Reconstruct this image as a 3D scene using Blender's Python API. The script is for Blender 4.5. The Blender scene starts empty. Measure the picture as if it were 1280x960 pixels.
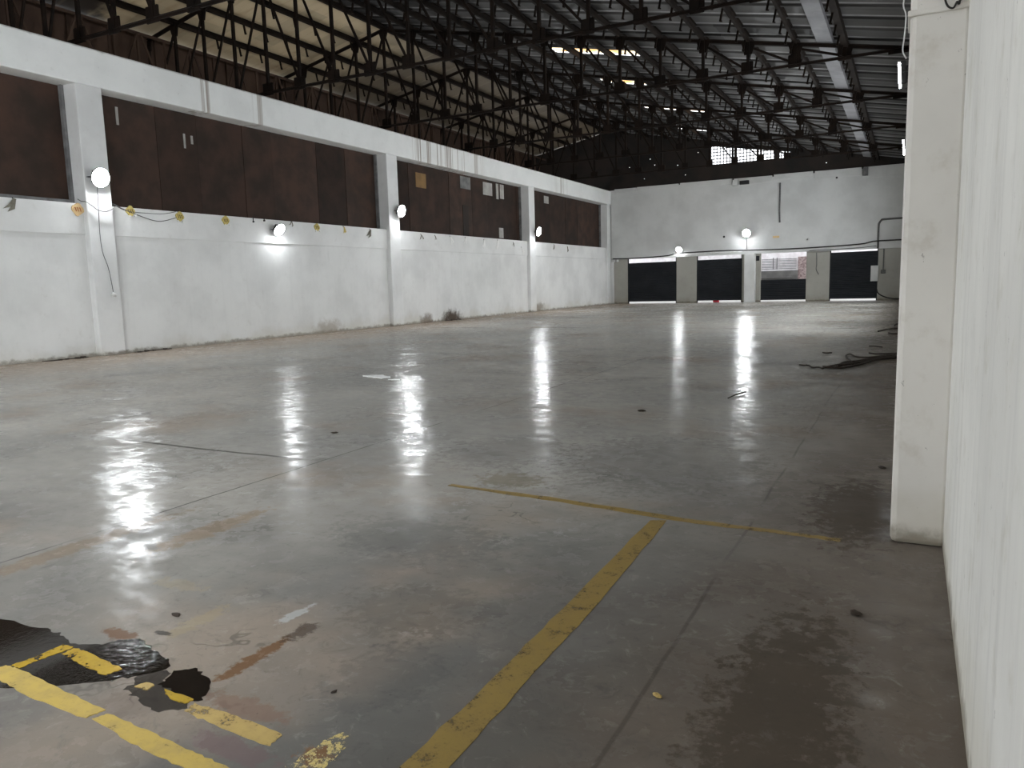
import bpy, bmesh, math, random
from mathutils import Vector, Matrix
random.seed(7)
S = bpy.context.scene
COL = S.collection

# ------------------------------------------------------------------ camera
FPX, YAW, PITCH, ROLL, CAMZ = 941.135, 0.4864, 0.1313, -0.0275, 1.5
Fw = Vector((-math.sin(YAW)*math.cos(PITCH), math.cos(YAW)*math.cos(PITCH), -math.sin(PITCH)))
R0 = Vector((math.cos(YAW), math.sin(YAW), 0)); U0 = R0.cross(Fw)
R_ = math.cos(ROLL)*R0+math.sin(ROLL)*U0; U_ = -math.sin(ROLL)*R0+math.cos(ROLL)*U0
cd = bpy.data.cameras.new('camera'); cd.sensor_fit = 'HORIZONTAL'; cd.sensor_width = 36
cd.lens = FPX*36/1280; cd.clip_start = 0.02; cd.clip_end = 300
cam = bpy.data.objects.new('camera', cd); COL.objects.link(cam)
M4 = Matrix((R_, U_, -Fw)).transposed().to_4x4(); M4.translation = (0, 0, CAMZ)
cam.matrix_world = M4
S.camera = cam

# ------------------------------------------------------------------ world and exposure
w = bpy.data.worlds.new('overcast_sky'); S.world = w; w.use_nodes = True
bg = w.node_tree.nodes['Background']; bg.inputs[0].default_value = (0.93, 0.96, 1.0, 1); bg.inputs[1].default_value = 3.0
S.view_settings.view_transform = 'Standard'; S.view_settings.look = 'None'
S.view_settings.exposure = 0.0; S.view_settings.gamma = 1.0; S.view_settings.use_curve_mapping = False
LAMP = 430.0        # radiance of the floodlight lenses

# ------------------------------------------------------------------ node helpers
class NT:
    def __init__(s, name):
        s.m = bpy.data.materials.new(name); s.m.use_nodes = True
        s.t = s.m.node_tree; s.b = s.t.nodes['Principled BSDF']; s.out = s.t.nodes['Material Output']
        s.pos = s.t.nodes.new('ShaderNodeNewGeometry').outputs['Position']
    def lk(s, a, b): s.t.links.new(a, b)
    def _in(s, sock, v):
        if v is None: return
        if isinstance(v, bpy.types.NodeSocket): s.lk(v, sock)
        else: sock.default_value = v
    def math(s, op, a, b=None, c=None, clamp=False):
        n = s.t.nodes.new('ShaderNodeMath'); n.operation = op; n.use_clamp = clamp
        s._in(n.inputs[0], a); s._in(n.inputs[1], b); s._in(n.inputs[2], c); return n.outputs[0]
    def vmul(s, v, k):
        n = s.t.nodes.new('ShaderNodeVectorMath'); n.operation = 'MULTIPLY'
        s._in(n.inputs[0], v); n.inputs[1].default_value = k; return n.outputs[0]
    def vadd(s, v, k):
        n = s.t.nodes.new('ShaderNodeVectorMath'); n.operation = 'ADD'
        s._in(n.inputs[0], v); s._in(n.inputs[1], k); return n.outputs[0]
    def sep(s, v):
        n = s.t.nodes.new('ShaderNodeSeparateXYZ'); s.lk(v, n.inputs[0]); return n.outputs
    def noise(s, scale, detail=4, rough=.55, v=None, dist=0.0):
        n = s.t.nodes.new('ShaderNodeTexNoise'); s.lk(v or s.pos, n.inputs['Vector'])
        n.inputs['Scale'].default_value = scale; n.inputs['Detail'].default_value = detail
        n.inputs['Roughness'].default_value = rough; n.inputs['Distortion'].default_value = dist
        return n.outputs['Fac']
    def step(s, x, lo, hi, a=0.0, b=1.0):
        n = s.t.nodes.new('ShaderNodeMapRange'); n.clamp = True; n.interpolation_type = 'SMOOTHSTEP'
        s._in(n.inputs['Value'], x)
        for k, v in (('From Min', lo), ('From Max', hi), ('To Min', a), ('To Max', b)): s._in(n.inputs[k], v)
        return n.outputs['Result']
    def mix(s, f, a, b):
        n = s.t.nodes.new('ShaderNodeMix'); n.data_type = 'RGBA'
        s._in(n.inputs['Factor'], f)
        for sock, v in ((n.inputs[6], a), (n.inputs[7], b)):
            if isinstance(v, tuple): v = (*v, 1) if len(v) == 3 else v
            s._in(sock, v)
        return n.outputs[2]
    def bump(s, h, strength, dist):
        n = s.t.nodes.new('ShaderNodeBump'); n.inputs['Strength'].default_value = strength
        n.inputs['Distance'].default_value = dist; s.lk(h, n.inputs['Height']); s.lk(n.outputs[0], s.b.inputs['Normal'])
    def set(s, **k):
        names = dict(color='Base Color', rough='Roughness', metal='Metallic', spec='Specular IOR Level', alpha='Alpha', coat='Coat Weight')
        for a, v in k.items():
            if isinstance(v, tuple) and len(v) == 3: v = (*v, 1)
            s._in(s.b.inputs[names[a]], v)
        return s.m

def simple(name, c1, c2, rough=.7, scale=6, metal=0.0, spec=.3, rand=0.0):
    n = NT(name); f = n.step(n.noise(scale, 5), .3, .7)
    col = n.mix(f, c1, c2)
    if rand:
        oi = n.t.nodes.new('ShaderNodeObjectInfo'); hs = n.t.nodes.new('ShaderNodeHueSaturation')
        n.lk(n.step(oi.outputs['Random'], 0, 1, 1-rand, 1+rand), hs.inputs['Value']); n.lk(col, hs.inputs['Color']); col = hs.outputs[0]
    return n.set(color=col, rough=rough, metal=metal, spec=spec)

# ---- concrete floor
def floor_mat():
    n = NT('polished_concrete')
    x, y, z = n.sep(n.pos)
    big = n.noise(.22, 5, .6); mid = n.noise(1.1, 6, .62, dist=.6); fine = n.noise(7, 6, .65); grit = n.noise(45, 3, .6)
    col = n.mix(n.step(big, .36, .64), (.36, .35, .325), (.50, .475, .43))
    col = n.mix(n.step(mid, .42, .68, 0, .5), col, (.26, .255, .243))
    # shade painted into the near floor, easing off towards the far end
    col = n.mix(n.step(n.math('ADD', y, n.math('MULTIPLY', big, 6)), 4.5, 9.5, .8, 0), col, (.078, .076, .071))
    br = n.noise(.5, 4, .6, v=n.vadd(n.pos, (31, 7, 0)))
    col = n.mix(n.step(br, .5, .72, 0, .65), col, (.32, .26, .205))
    # brown tone with painted shade along the foot of the right-hand wall
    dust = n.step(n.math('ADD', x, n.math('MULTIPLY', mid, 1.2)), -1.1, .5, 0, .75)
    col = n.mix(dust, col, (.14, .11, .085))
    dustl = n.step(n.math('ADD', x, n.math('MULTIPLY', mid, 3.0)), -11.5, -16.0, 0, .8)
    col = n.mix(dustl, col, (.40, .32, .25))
    col = n.mix(n.step(fine, .58, .78, 0, .4), col, (.09, .087, .082))
    col = n.mix(n.step(fine, .40, .22, 0, .35), col, (.36, .35, .32))
    mot = n.noise(9, 7, .72, v=n.vadd(n.pos, (5, 3, 0)), dist=1.2)
    col = n.mix(n.step(mot, .52, .72, 0, .36), col, (.075, .073, .070))
    col = n.mix(n.step(mot, .44, .28, 0, .4), col, (.33, .32, .29))
    vein = n.math('ABSOLUTE', n.math('SUBTRACT', n.noise(1.3, 4, .5, v=n.vadd(n.pos, (9, 2, 0))), .5))
    vein = n.math('MULTIPLY', n.step(vein, .0015, .006, 1, 0), n.step(n.noise(1.0, 3, v=n.vadd(n.pos, (1, 8, 0))), .58, .66, 0, .4))
    col = n.mix(vein, col, (.04, .037, .034))
    # sawn joints, dirt filled, wandering and broken
    wob = n.math('MULTIPLY', n.math('SUBTRACT', n.noise(.7, 3), .5), .07)
    for x0, y0, y1, k in ((-.82, 1.0, 11, .4), (-4.55, 2, 14, .75), (-8.55, 5, 24, .9), (-12.4, 4, 46, .55), (-6.5, 20, 46, .5)):
        d = n.math('ABSOLUTE', n.math('SUBTRACT', n.math('ADD', x, wob), x0))
        l = n.step(d, .004, .014, 1, 0)
        l = n.math('MULTIPLY', l, n.step(n.noise(.9, 2, v=n.vadd(n.pos, (x0*3, 0, 0))), .40, .52, 0, k))
        l = n.math('MULTIPLY', l, n.math('MULTIPLY', n.step(y, y0, y0+.5), n.step(y, y1, y1+1.5, 1, 0)))
        col = n.mix(l, col, (.03, .027, .024))
    for y0, x0, x1, k in ((4.95, -9, -4.5, .8), (11.3, -16, -1, .5), (23.4, -16, -1, .6), (30.2, -16, -1, .6), (42.5, -17, 0, .8), (46.0, -17, 0, .7)):
        d = n.math('ABSOLUTE', n.math('SUBTRACT', n.math('ADD', y, n.math('MULTIPLY', wob, 1.5)), y0))
        wd = .03 if y0 < 20 else .16
        l = n.step(d, wd*.4, wd, 1, 0)
        l = n.math('MULTIPLY', l, n.step(n.noise(.5, 2, v=n.vadd(n.pos, (0, y0*2, 0))), .42, .56, 0, k))
        l = n.math('MULTIPLY', l, n.math('MULTIPLY', n.step(x, x0, x0+.5), n.step(x, x1-.5, x1, 1, 0)))
        col = n.mix(l, col, (.035, .031, .027))
    # stains with a shape of their own: (x, y, rx, ry, colour, strength)
    warp = n.math('MULTIPLY', n.math('SUBTRACT', n.noise(14, 7, .7), .5), 3.0)
    stains = [(-2.34, 2.10, .040, .25, (.15, .075, .030), .8), (-2.33, 2.35, .05, .12, (.06, .045, .035), .7),
              (-1.335, 2.35, .03, .40, (.10, .052, .022), .8), (-2.49, 2.47, .035, .11, (.42, .43, .42), .75),
              (-2.85, 2.23, .06, .20, (.30, .25, .17), .65), (-2.68, 5.02, .30, .22, (.24, .215, .165), .75),
              (-3.06, 1.99, .12, .05, (.15, .085, .05), .8), (-2.1, 1.80, .22, .06, (.21, .135, .10), .6),
              (-1.95, 1.60, .20, .06, (.17, .12, .12), .6), (-2.50, 1.63, .14, .09, (.17, .14, .12), .5),
              (-1.66, 1.69, .06, .06, (.22, .105, .035), .7), (-3.3, 2.5, .2, .06, (.30, .26, .19), .5),
              (-3.9, 3.2, .12, .5, (.24, .16, .09), .5), (-4.4, 2.6, .1, .9, (.20, .13, .07), .45),
              (-2.9, 2.08, .05, .02, (.03, .028, .026), .8), (-2.0, 2.75, .35, .3, (.10, .09, .075), .3),
              (-1.75, 2.2, .22, .30, (.09, .09, .09), .3), (-2.6, 3.6, .6, .35, (.1, .1, .095), .3),
              (-1.8, 6.0, .9, 1.0, (.11, .108, .105), .35), (-3.2, 5.9, .6, .7, (.11, .108, .105), .35),
              (-.35, 2.6, .25, .9, (.055, .043, .03), .6), (-.25, 5.2, .3, .8, (.06, .047, .034), .6)]
    for sx, sy, rx, ry, c, k in stains:
        dx = n.math('DIVIDE', n.math('SUBTRACT', x, sx), rx); dy = n.math('DIVIDE', n.math('SUBTRACT', y, sy), ry)
        d = n.math('ADD', n.math('SQRT', n.math('ADD', n.math('MULTIPLY', dx, dx), n.math('MULTIPLY', dy, dy))), warp)
        col = n.mix(n.step(d, .65, 1.1, k, 0), col, c)
    col = n.mix(n.step(grit, .66, .74, 0, .35), col, (.035, .033, .03))
    # matt concrete under a worn, dusty polish
    h = n.math('ADD', n.noise(3.2, 4, .55), n.math('MULTIPLY', fine, .35))
    n.bump(n.math('ADD', h, n.math('MULTIPLY', n.noise(5, 4, .6, v=n.vmul(n.pos, (1.2, 3.0, 1))), .8)), .05, .012); nrm = n.b.inputs['Normal'].links[0].from_socket
    n.t.nodes.remove(n.b)
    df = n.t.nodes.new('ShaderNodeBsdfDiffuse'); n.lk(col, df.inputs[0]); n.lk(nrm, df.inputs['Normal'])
    gl = n.t.nodes.new('ShaderNodeBsdfGlossy'); gl.distribution = 'BECKMANN'; n.lk(nrm, gl.inputs['Normal'])
    n._in(gl.inputs['Roughness'], n.step(n.math('ADD', n.math('MULTIPLY', mid, .5), n.math('MULTIPLY', fine, .5)), .38, .62, .15, .32))
    fr = n.t.nodes.new('ShaderNodeFresnel'); fr.inputs['IOR'].default_value = 1.38
    k = n.math('MULTIPLY', fr.outputs[0], n.step(n.math('ADD', n.math('MULTIPLY', n.noise(1.6, 5, .7, v=n.vmul(n.pos, (2.0, 4.0, 1))), .6), n.math('MULTIPLY', fine, .4)), .36, .60, .72, .08))
    mx = n.t.nodes.new('ShaderNodeMixShader'); n.lk(k, mx.inputs[0]); n.lk(df.outputs[0], mx.inputs[1]); n.lk(gl.outputs[0], mx.inputs[2])
    n.lk(mx.outputs[0], n.out.inputs[0]); return n.m

def plaster(name, base, dirt, foot=True, streak=0.0, specks=0.0, extra=()):
    n = NT(name); x, y, z = n.sep(n.pos)
    a = n.noise(.6, 5, .6); b = n.noise(5, 5, .65); c = n.noise(30, 4, .7)
    dk = tuple(v*.86 for v in base)
    col = n.mix(n.step(a, .35, .7), base, dk)
    col = n.mix(n.step(b, .56, .8, 0, .35), col, dirt)
    col = n.mix(n.step(c, .68, .78, 0, .3), col, tuple(v*.5 for v in base))
    if streak:
        v = n.vmul(n.pos, (1.0, 4.0, .16)); s = n.noise(1.6, 5, .65, v=v)
        col = n.mix(n.step(s, .5, .75, 0, streak), col, tuple(v*.62 for v in base))
        s2 = n.noise(2.6, 4, .6, v=n.vmul(n.pos, (1.0, 6.0, .12)))
        col = n.mix(n.step(s2, .56, .7, 0, streak*.8), col, (base[0]*1.05, base[1]*1.05, base[2]*1.04))
    if specks:
        sp = n.noise(16, 5, .75, v=n.vmul(n.pos, (1, 1, .7))); d2 = n.noise(4, 5, .7, v=n.vadd(n.pos, (3, 5, 0)))
        col = n.mix(n.step(d2, .52, .74, 0, .45), col, dirt)
        col = n.mix(n.step(sp, .665, .70, 0, specks), col, (.13, .11, .09))
    if foot:
        f = n.step(n.math('ADD', z, n.math('MULTIPLY', n.math('SUBTRACT', b, .5), -.28)), .02, .12, .8, 0)
        col = n.mix(f, col, (.10, .075, .05))
        f = n.step(n.math('ADD', z, n.math('MULTIPLY', n.math('SUBTRACT', a, .5), -1.6)), .0, .45, .35, 0)
        col = n.mix(f, col, (base[0]*.7, base[1]*.66, base[2]*.55))
    for ey, ez, ry, rz, cc, k in extra:
        dy = n.math('DIVIDE', n.math('SUBTRACT', y, ey), ry); dz = n.math('DIVIDE', n.math('SUBTRACT', z, ez), rz)
        d = n.math('SQRT', n.math('ADD', n.math('MULTIPLY', dy, dy), n.math('MULTIPLY', dz, dz)))
        d = n.math('ADD', d, n.math('MULTIPLY', n.math('SUBTRACT', n.noise(4, 5, .7), .5), 1.6))
        col = n.mix(n.step(d, .3, 1.1, k, 0), col, cc)
    n.bump(n.math('ADD', b, n.math('MULTIPLY', c, .3)), .15, .01)
    return n.set(color=col, rough=.8, spec=.2)

def beam_mat():
    n = NT('whitewashed_beam'); x, y, z = n.sep(n.pos)
    a = n.noise(.7, 5, .6); b = n.noise(6, 5, .65)
    col = n.mix(n.step(a, .35, .7), (.90, .91, .90), (.82, .83, .82))
    col = n.mix(n.step(b, .6, .8, 0, .25), col, (.42, .41, .38))
    s = n.noise(3.2, 3, .6, v=n.vmul(n.pos, (1, 2.4, .02)))
    zone = n.math('MAXIMUM', n.math('MULTIPLY', n.step(y, 25.6, 26.3), n.step(y, 30.0, 32.0, 1, 0)),
                  n.math('MAXIMUM', n.step(n.math('ABSOLUTE', n.math('SUBTRACT', y, 15.55)), .18, .4, 1, 0),
                  n.math('MAXIMUM', n.step(n.math('ABSOLUTE', n.math('SUBTRACT', y, 17.7)), .1, .3, .7, 0), n.step(n.math('ABSOLUTE', n.math('SUBTRACT', y, 40.5)), .5, 1.2, .8, 0))))
    zone = n.math('MULTIPLY', zone, n.step(z, 6.55, 6.6))
    col = n.mix(n.math('MULTIPLY', n.step(s, .50, .60, 0, .75), zone), col, (.22, .16, .11))
    # grimy top arris
    col = n.mix(n.step(n.math('ADD', z, n.math('MULTIPLY', b, .06)), 7.45, 7.52, 0, .8), col, (.12, .11, .09))
    n.bump(b, .15, .01)
    return n.set(color=col, rough=.8, spec=.2)

def roof_mat(name, c1, c2, lap, zone=None):
    n = NT(name); x, y, z = n.sep(n.pos)
    a = n.noise(.5, 5, .6); b = n.noise(1.0, 5, .6, v=n.vmul(n.pos, (.5, 3, 1)))
    q = n.math('DIVIDE', n.math('ADD', y, 100*1.0167), 1.0167)
    wn = n.t.nodes.new('ShaderNodeTexWhiteNoise'); wn.noise_dimensions = '2D'
    cv = n.t.nodes.new('ShaderNodeCombineXYZ'); n.lk(n.math('FLOOR', q), cv.inputs[0]); n.lk(n.math('FLOOR', n.math('DIVIDE', x, 2.7)), cv.inputs[1]); n.lk(cv.outputs[0], wn.inputs['Vector'])
    col = n.mix(n.step(n.math('ADD', n.math('MULTIPLY', wn.outputs['Value'], .6), n.math('MULTIPLY', a, .4)), .2, .8), c1, c2)
    col = n.mix(n.step(b, .5, .75, 0, .5), col, (c1[0]*.6, c1[1]*.5, c1[2]*.42))
    # painted highlight on the overlap of every sheet, one per 1.017 m
    fr = n.math('FRACT', q)
    l = n.math('MULTIPLY', n.step(fr, .84, .90), n.step(fr, .95, 1.0, 1, .0))
    l = n.math('MULTIPLY', l, n.step(n.noise(.8, 4), .3, .7, .25, 1.0))
    if zone:      # darker brown at either end of the slope
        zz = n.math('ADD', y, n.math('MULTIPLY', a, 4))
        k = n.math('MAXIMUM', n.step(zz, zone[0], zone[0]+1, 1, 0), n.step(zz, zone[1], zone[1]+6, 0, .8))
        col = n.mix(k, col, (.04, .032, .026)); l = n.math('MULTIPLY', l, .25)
    col = n.mix(l, col, lap)
    return n.set(color=col, rough=.55, spec=.3, metal=0.0)

def paint_mat():
    n = NT('worn_yellow_paint')
    a = n.noise(9, 6, .7); b = n.noise(60, 4, .7); c = n.noise(3, 3)
    col = n.mix(n.step(a, .4, .7), (.50, .34, .055), (.36, .235, .05))
    col = n.mix(n.step(c, .52, .7, 0, .6), col, (.55, .42, .13))
    col = n.mix(n.step(b, .55, .75, 0, .5), col, (.16, .11, .05))
    wear = n.step(n.math('ADD', n.math('MULTIPLY', a, .75), n.math('MULTIPLY', b, .35)), .60, .68, 1, 0)
    return n, col, wear

def alpha_mat(name, c1, c2, lo, hi, base_alpha=1.0, rough=.55, scale=9):
    n = NT(name); a = n.noise(scale, 6, .7); b = n.noise(scale*7, 4, .7)
    col = n.mix(n.step(a, .4, .7), c1, c2)
    col = n.mix(n.step(b, .55, .75, 0, .4), col, tuple(v*.45 for v in c1))
    al = n.step(n.math('ADD', n.math('MULTIPLY', a, .75), n.math('MULTIPLY', b, .35)), lo, hi, base_alpha, 0)
    return n.set(color=col, rough=rough, alpha=al, spec=.4)

def puddle_mat(name, alpha, col):
    n = NT(name); x, y, z = n.sep(n.pos)
    n.bump(n.math('MULTIPLY', n.noise(38, 4, .6), n.math('MULTIPLY', n.step(x, -3.12, -2.98, .12, 1.0), n.step(x, -2.68, -2.58, 1, .12))), .35, .006)
    a = n.step(n.noise(4, 4, .6), .3, .7, alpha*.85, alpha)
    return n.set(color=col, rough=.06, alpha=a, spec=.5)

def emit(name, c, k):
    m = bpy.data.materials.new(name); m.use_nodes = True; t = m.node_tree
    t.nodes.remove(t.nodes['Principled BSDF']); e = t.nodes.new('ShaderNodeEmission')
    e.inputs[0].default_value = (*c, 1); e.inputs[1].default_value = k
    t.links.new(e.outputs[0], t.nodes['Material Output'].inputs[0]); return m

MAT = dict(
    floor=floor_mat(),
    wall_l=plaster('whitewashed_wall', (.79, .795, .785), (.56, .55, .52), streak=.1, extra=((28.6, .12, 1.0, .42, (.06, .04, .025), .95), (26.6, .1, .6, .35, (.16, .12, .085), .8), (20.5, .12, .9, .4, (.30, .25, .19), .6), (37.6, .2, .9, .35, (.2, .16, .12), .7))),
    band=plaster('whitewashed_band', (.80, .805, .795), (.56, .55, .52), foot=False),
    pillar=plaster('whitewashed_pillar', (.80, .805, .80), (.56, .55, .52)),
    wall_r=plaster('streaked_wall', (.80, .79, .745), (.50, .48, .40), streak=.5, specks=.5),
    pillar_r=plaster('patchy_pillar', (.74, .715, .67), (.50, .455, .385), specks=.6),
    wall_f=plaster('far_wall_paint', (.66, .665, .655), (.50, .495, .48), foot=False),
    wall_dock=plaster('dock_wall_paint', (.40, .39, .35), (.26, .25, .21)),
    beam=beam_mat(),
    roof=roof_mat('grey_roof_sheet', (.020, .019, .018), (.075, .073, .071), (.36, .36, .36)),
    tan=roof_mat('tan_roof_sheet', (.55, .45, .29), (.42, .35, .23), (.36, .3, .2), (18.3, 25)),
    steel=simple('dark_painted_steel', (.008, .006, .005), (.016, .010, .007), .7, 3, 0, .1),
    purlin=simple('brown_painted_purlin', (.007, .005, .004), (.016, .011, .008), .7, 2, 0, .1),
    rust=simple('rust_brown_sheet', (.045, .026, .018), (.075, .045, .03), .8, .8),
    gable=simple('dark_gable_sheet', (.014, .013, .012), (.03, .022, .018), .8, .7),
    board=simple('brown_stained_board', (.056, .033, .025), (.030, .022, .018), .75, 1.3, 0, .15, rand=.3),
    boardpale=simple('pale_scrap', (.45, .44, .42), (.32, .3, .28), .8, 3),
    boardtan=simple('tan_scrap', (.25, .15, .06), (.18, .11, .05), .8, 3),
    frame=simple('grey_timber_frame', (.22, .22, .22), (.12, .12, .12), .8, 3),
    shutter=simple('dark_shutter_steel', (.010, .012, .015), (.016, .018, .022), .5, 1.5),
    housing=simple('black_lamp_housing', (.02, .02, .02), (.03, .03, .03), .5, 8),
    lens=emit('lit_lens', (.93, .97, 1.0), LAMP),
    lensr=emit('lit_lens_edge', (.93, .97, 1.0), LAMP*.12),
    lensf=emit('added_lens_far_right', (.93, .97, 1.0), LAMP*4.4),
    lensb=emit('added_lens_behind', (.93, .97, 1.0), LAMP*10.5),
    lensk=emit('lit_lens_behind_left', (.93, .97, 1.0), LAMP*2.4),
    lensd=emit('lit_lens_dim', (.93, .97, 1.0), LAMP*.32),
    lensp=emit('added_lens_pendant', (.95, .97, 1.0), LAMP*.42),
    cable=simple('black_cable', (.015, .013, .012), (.03, .027, .024), .6, 8),
    greycable=simple('grey_cable', (.16, .16, .16), (.10, .10, .10), .6, 8),
    debris=simple('dark_brown_scrap', (.022, .016, .012), (.045, .032, .022), .8, 12),
    conduit=simple('grey_conduit', (.13, .13, .125), (.09, .09, .085), .5, 6),
    white=simple('white_plastic', (.75, .75, .74), (.65, .65, .64), .5, 6),
    tray=simple('pale_grey_tray', (.26, .26, .27), (.17, .17, .18), .6, 1.2),
    tag=simple('yellow_tag_paper', (.62, .50, .16), (.52, .42, .14), .7, 20),
    tago=simple('orange_tag_paper', (.72, .52, .27), (.66, .48, .25), .7, 20),
    ink=simple('dark_ink', (.10, .07, .03), (.13, .09, .04), .8, 8),
    inkr=simple('red_ink', (.42, .10, .03), (.45, .12, .04), .8, 8),
    foil=simple('crumpled_white_wrapping', (.90, .90, .88), (.75, .75, .73), .3, 30),
    tagdark=simple('grey_torn_tag', (.16, .15, .12), (.22, .21, .17), .8, 12),
    line=alpha_mat('worn_yellow_line', (.33, .225, .06), (.25, .17, .06), .57, .74, .85),
    fresh=alpha_mat('fresh_yellow_line', (.46, .33, .075), (.37, .27, .08), .66, .74, 1.0),
    wet=alpha_mat('wet_yellow_line', (.42, .28, .025), (.30, .19, .02), .60, .66, 1.0, .2),
    faded=alpha_mat('faded_yellow_line', (.50, .36, .12), (.40, .28, .10), .60, .68, .9),
    flake=alpha_mat('flaking_paint', (.60, .48, .18), (.68, .63, .52), .50, .56, 1.0, .6, 22),
    puddle=puddle_mat('dirty_water', .93, (.016, .012, .009)),
    damp=puddle_mat('drying_water', .45, (.05, .046, .042)),
    outwall=simple('pale_outside_wall', (.92, .90, .92), (.74, .70, .72), .8, 2.5),
    outgrey=simple('grey_outside_band', (.10, .098, .095), (.15, .145, .14), .8, 2),
    outbrick=simple('pinkish_brick', (.40, .32, .31), (.16, .11, .11), .8, 7),
    ground=simple('outside_ground', (.5, .49, .47), (.4, .39, .37), .9, 1),
    red=simple('red_plastic', (.6, .02, .04), (.5, .02, .04), .5, 8),
)
def translucent():
    m = bpy.data.materials.new('warm_translucent_sheet'); m.use_nodes = True; t = m.node_tree
    t.nodes.remove(t.nodes['Principled BSDF'])
    tr = t.nodes.new('ShaderNodeBsdfTranslucent'); nz = t.nodes.new('ShaderNodeTexNoise'); rp = t.nodes.new('ShaderNodeMix'); rp.data_type = 'RGBA'
    g = t.nodes.new('ShaderNodeNewGeometry'); t.links.new(g.outputs['Position'], nz.inputs['Vector']); nz.inputs['Scale'].default_value = 1.6
    mr = t.nodes.new('ShaderNodeMapRange'); mr.inputs[1].default_value = .42; mr.inputs[2].default_value = .58
    t.links.new(nz.outputs['Fac'], mr.inputs[0]); t.links.new(mr.outputs[0], rp.inputs['Factor'])
    rp.inputs[6].default_value = (.80, .42, .15, 1); rp.inputs[7].default_value = (.85, .68, .42, 1)
    t.links.new(rp.outputs[2], tr.inputs['Color']); t.links.new(tr.outputs[0], t.nodes['Material Output'].inputs[0]); return m
MAT['skylight'] = translucent()

# ------------------------------------------------------------------ mesh helpers
def obj(name, bm, mat, parent=None, smooth=False):
    me = bpy.data.meshes.new(name); bmesh.ops.recalc_face_normals(bm, faces=bm.faces)
    if smooth:
        for f in bm.faces: f.smooth = True
    bm.to_mesh(me); bm.free()
    me.materials.append(MAT[mat] if isinstance(mat, str) else mat)
    o = bpy.data.objects.new(name, me); COL.objects.link(o)
    if parent: o.parent = parent
    return o
def tag(o, label, cat, group=None):
    o['label'] = label; o['category'] = cat
    if group: o['group'] = group
    return o
def thing(name, label, cat, loc=(0, 0, 0), rot=(0, 0, 0), group=None):
    o = bpy.data.objects.new(name, None); COL.objects.link(o); o.empty_display_size = .1
    o.location = loc; o.rotation_euler = rot; return tag(o, label, cat, group)
def struct(o): o['kind'] = 'structure'; return o
def box(bm, x0, x1, y0, y1, z0, z1, bev=0.0, mtx=None):
    vs = [bm.verts.new((x, y, z)) for x in (x0, x1) for y in (y0, y1) for z in (z0, z1)]
    if mtx: [setattr(v, 'co', mtx @ v.co) for v in vs]
    fs = [bm.faces.new([vs[i] for i in q]) for q in ((0, 1, 3, 2), (4, 6, 7, 5), (0, 4, 5, 1), (2, 3, 7, 6), (0, 2, 6, 4), (1, 5, 7, 3))]
    if bev:
        es = {e for f in fs for e in f.edges}
        bmesh.ops.bevel(bm, geom=list(es), offset=bev, segments=2, affect='EDGES', profile=.5)
def bxo(name, x0, x1, y0, y1, z0, z1, mat, parent=None, bev=0.0):
    bm = bmesh.new(); box(bm, x0, x1, y0, y1, z0, z1, bev); return obj(name, bm, mat, parent)
def bar(bm, a, b, w, d, up=Vector((0, 1, 0))):
    """straight rectangular member from a to b, w across `up`, d along `up`"""
    a, b = Vector(a), Vector(b); t = (b-a).normalized(); s = up.cross(t)
    if s.length < 1e-4: s = Vector((1, 0, 0)).cross(t)
    s.normalize(); u = t.cross(s)
    vs = [bm.verts.new(p+s*i*w/2+u*j*d/2) for p in (a, b) for i, j in ((-1, -1), (1, -1), (1, 1), (-1, 1))]
    for q in ((3, 2, 1, 0), (4, 5, 6, 7), (0, 1, 5, 4), (1, 2, 6, 5), (2, 3, 7, 6), (3, 0, 4, 7)): bm.faces.new([vs[i] for i in q])
def angle_bar(bm, a, b, w, up=Vector((0, 1, 0)), t=.012):
    """two back-to-back steel angles"""
    a, b = Vector(a), Vector(b); d = (b-a).normalized(); s = up.cross(d).normalized(); u = d.cross(s)
    bar(bm, a, b, w, .03, up)
    o = s*(w/2-t/2); bar(bm, a+o, b+o, t, w*1.5, up)
def catmull(pts, n=6):
    P = [Vector(p) for p in pts]; P = [2*P[0]-P[1]]+P+[2*P[-1]-P[-2]]; out = []
    for i in range(1, len(P)-2):
        for k in range(n):
            t = k/n; a, b, c, d = P[i-1:i+3]
            out.append(.5*((2*b)+(c-a)*t+(2*a-5*b+4*c-d)*t*t+(3*b-a-3*c+d)*t**3))
    return out+[P[-2]]
def tube(bm, pts, r, seg=8, taper=None):
    rings = []; pv = None
    for i, p in enumerate(pts):
        p = Vector(p); t = (Vector(pts[min(i+1, len(pts)-1)])-Vector(pts[max(i-1, 0)])).normalized()
        if pv is None: pv = t.orthogonal().normalized()
        pv = (pv-t*pv.dot(t)).normalized(); q = t.cross(pv); rr = r if taper is None else r*taper(i/(len(pts)-1))
        rings.append([bm.verts.new(p+(pv*math.cos(a)+q*math.sin(a))*rr) for a in (2*math.pi*k/seg for k in range(seg))])
    for a, b in zip(rings, rings[1:]):
        for k in range(seg): bm.faces.new((a[k], a[(k+1) % seg], b[(k+1) % seg], b[k]))
    bm.faces.new(rings[0][::-1]); bm.faces.new(rings[-1])
def prism(bm, poly, z0, z1):
    lo = [bm.verts.new((x, y, z0)) for x, y in poly]; hi = [bm.verts.new((x, y, z1)) for x, y in poly]
    bm.faces.new(lo[::-1]); bm.faces.new(hi); k = len(poly)
    for i in range(k): bm.faces.new((lo[i], lo[(i+1) % k], hi[(i+1) % k], hi[i]))
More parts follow.
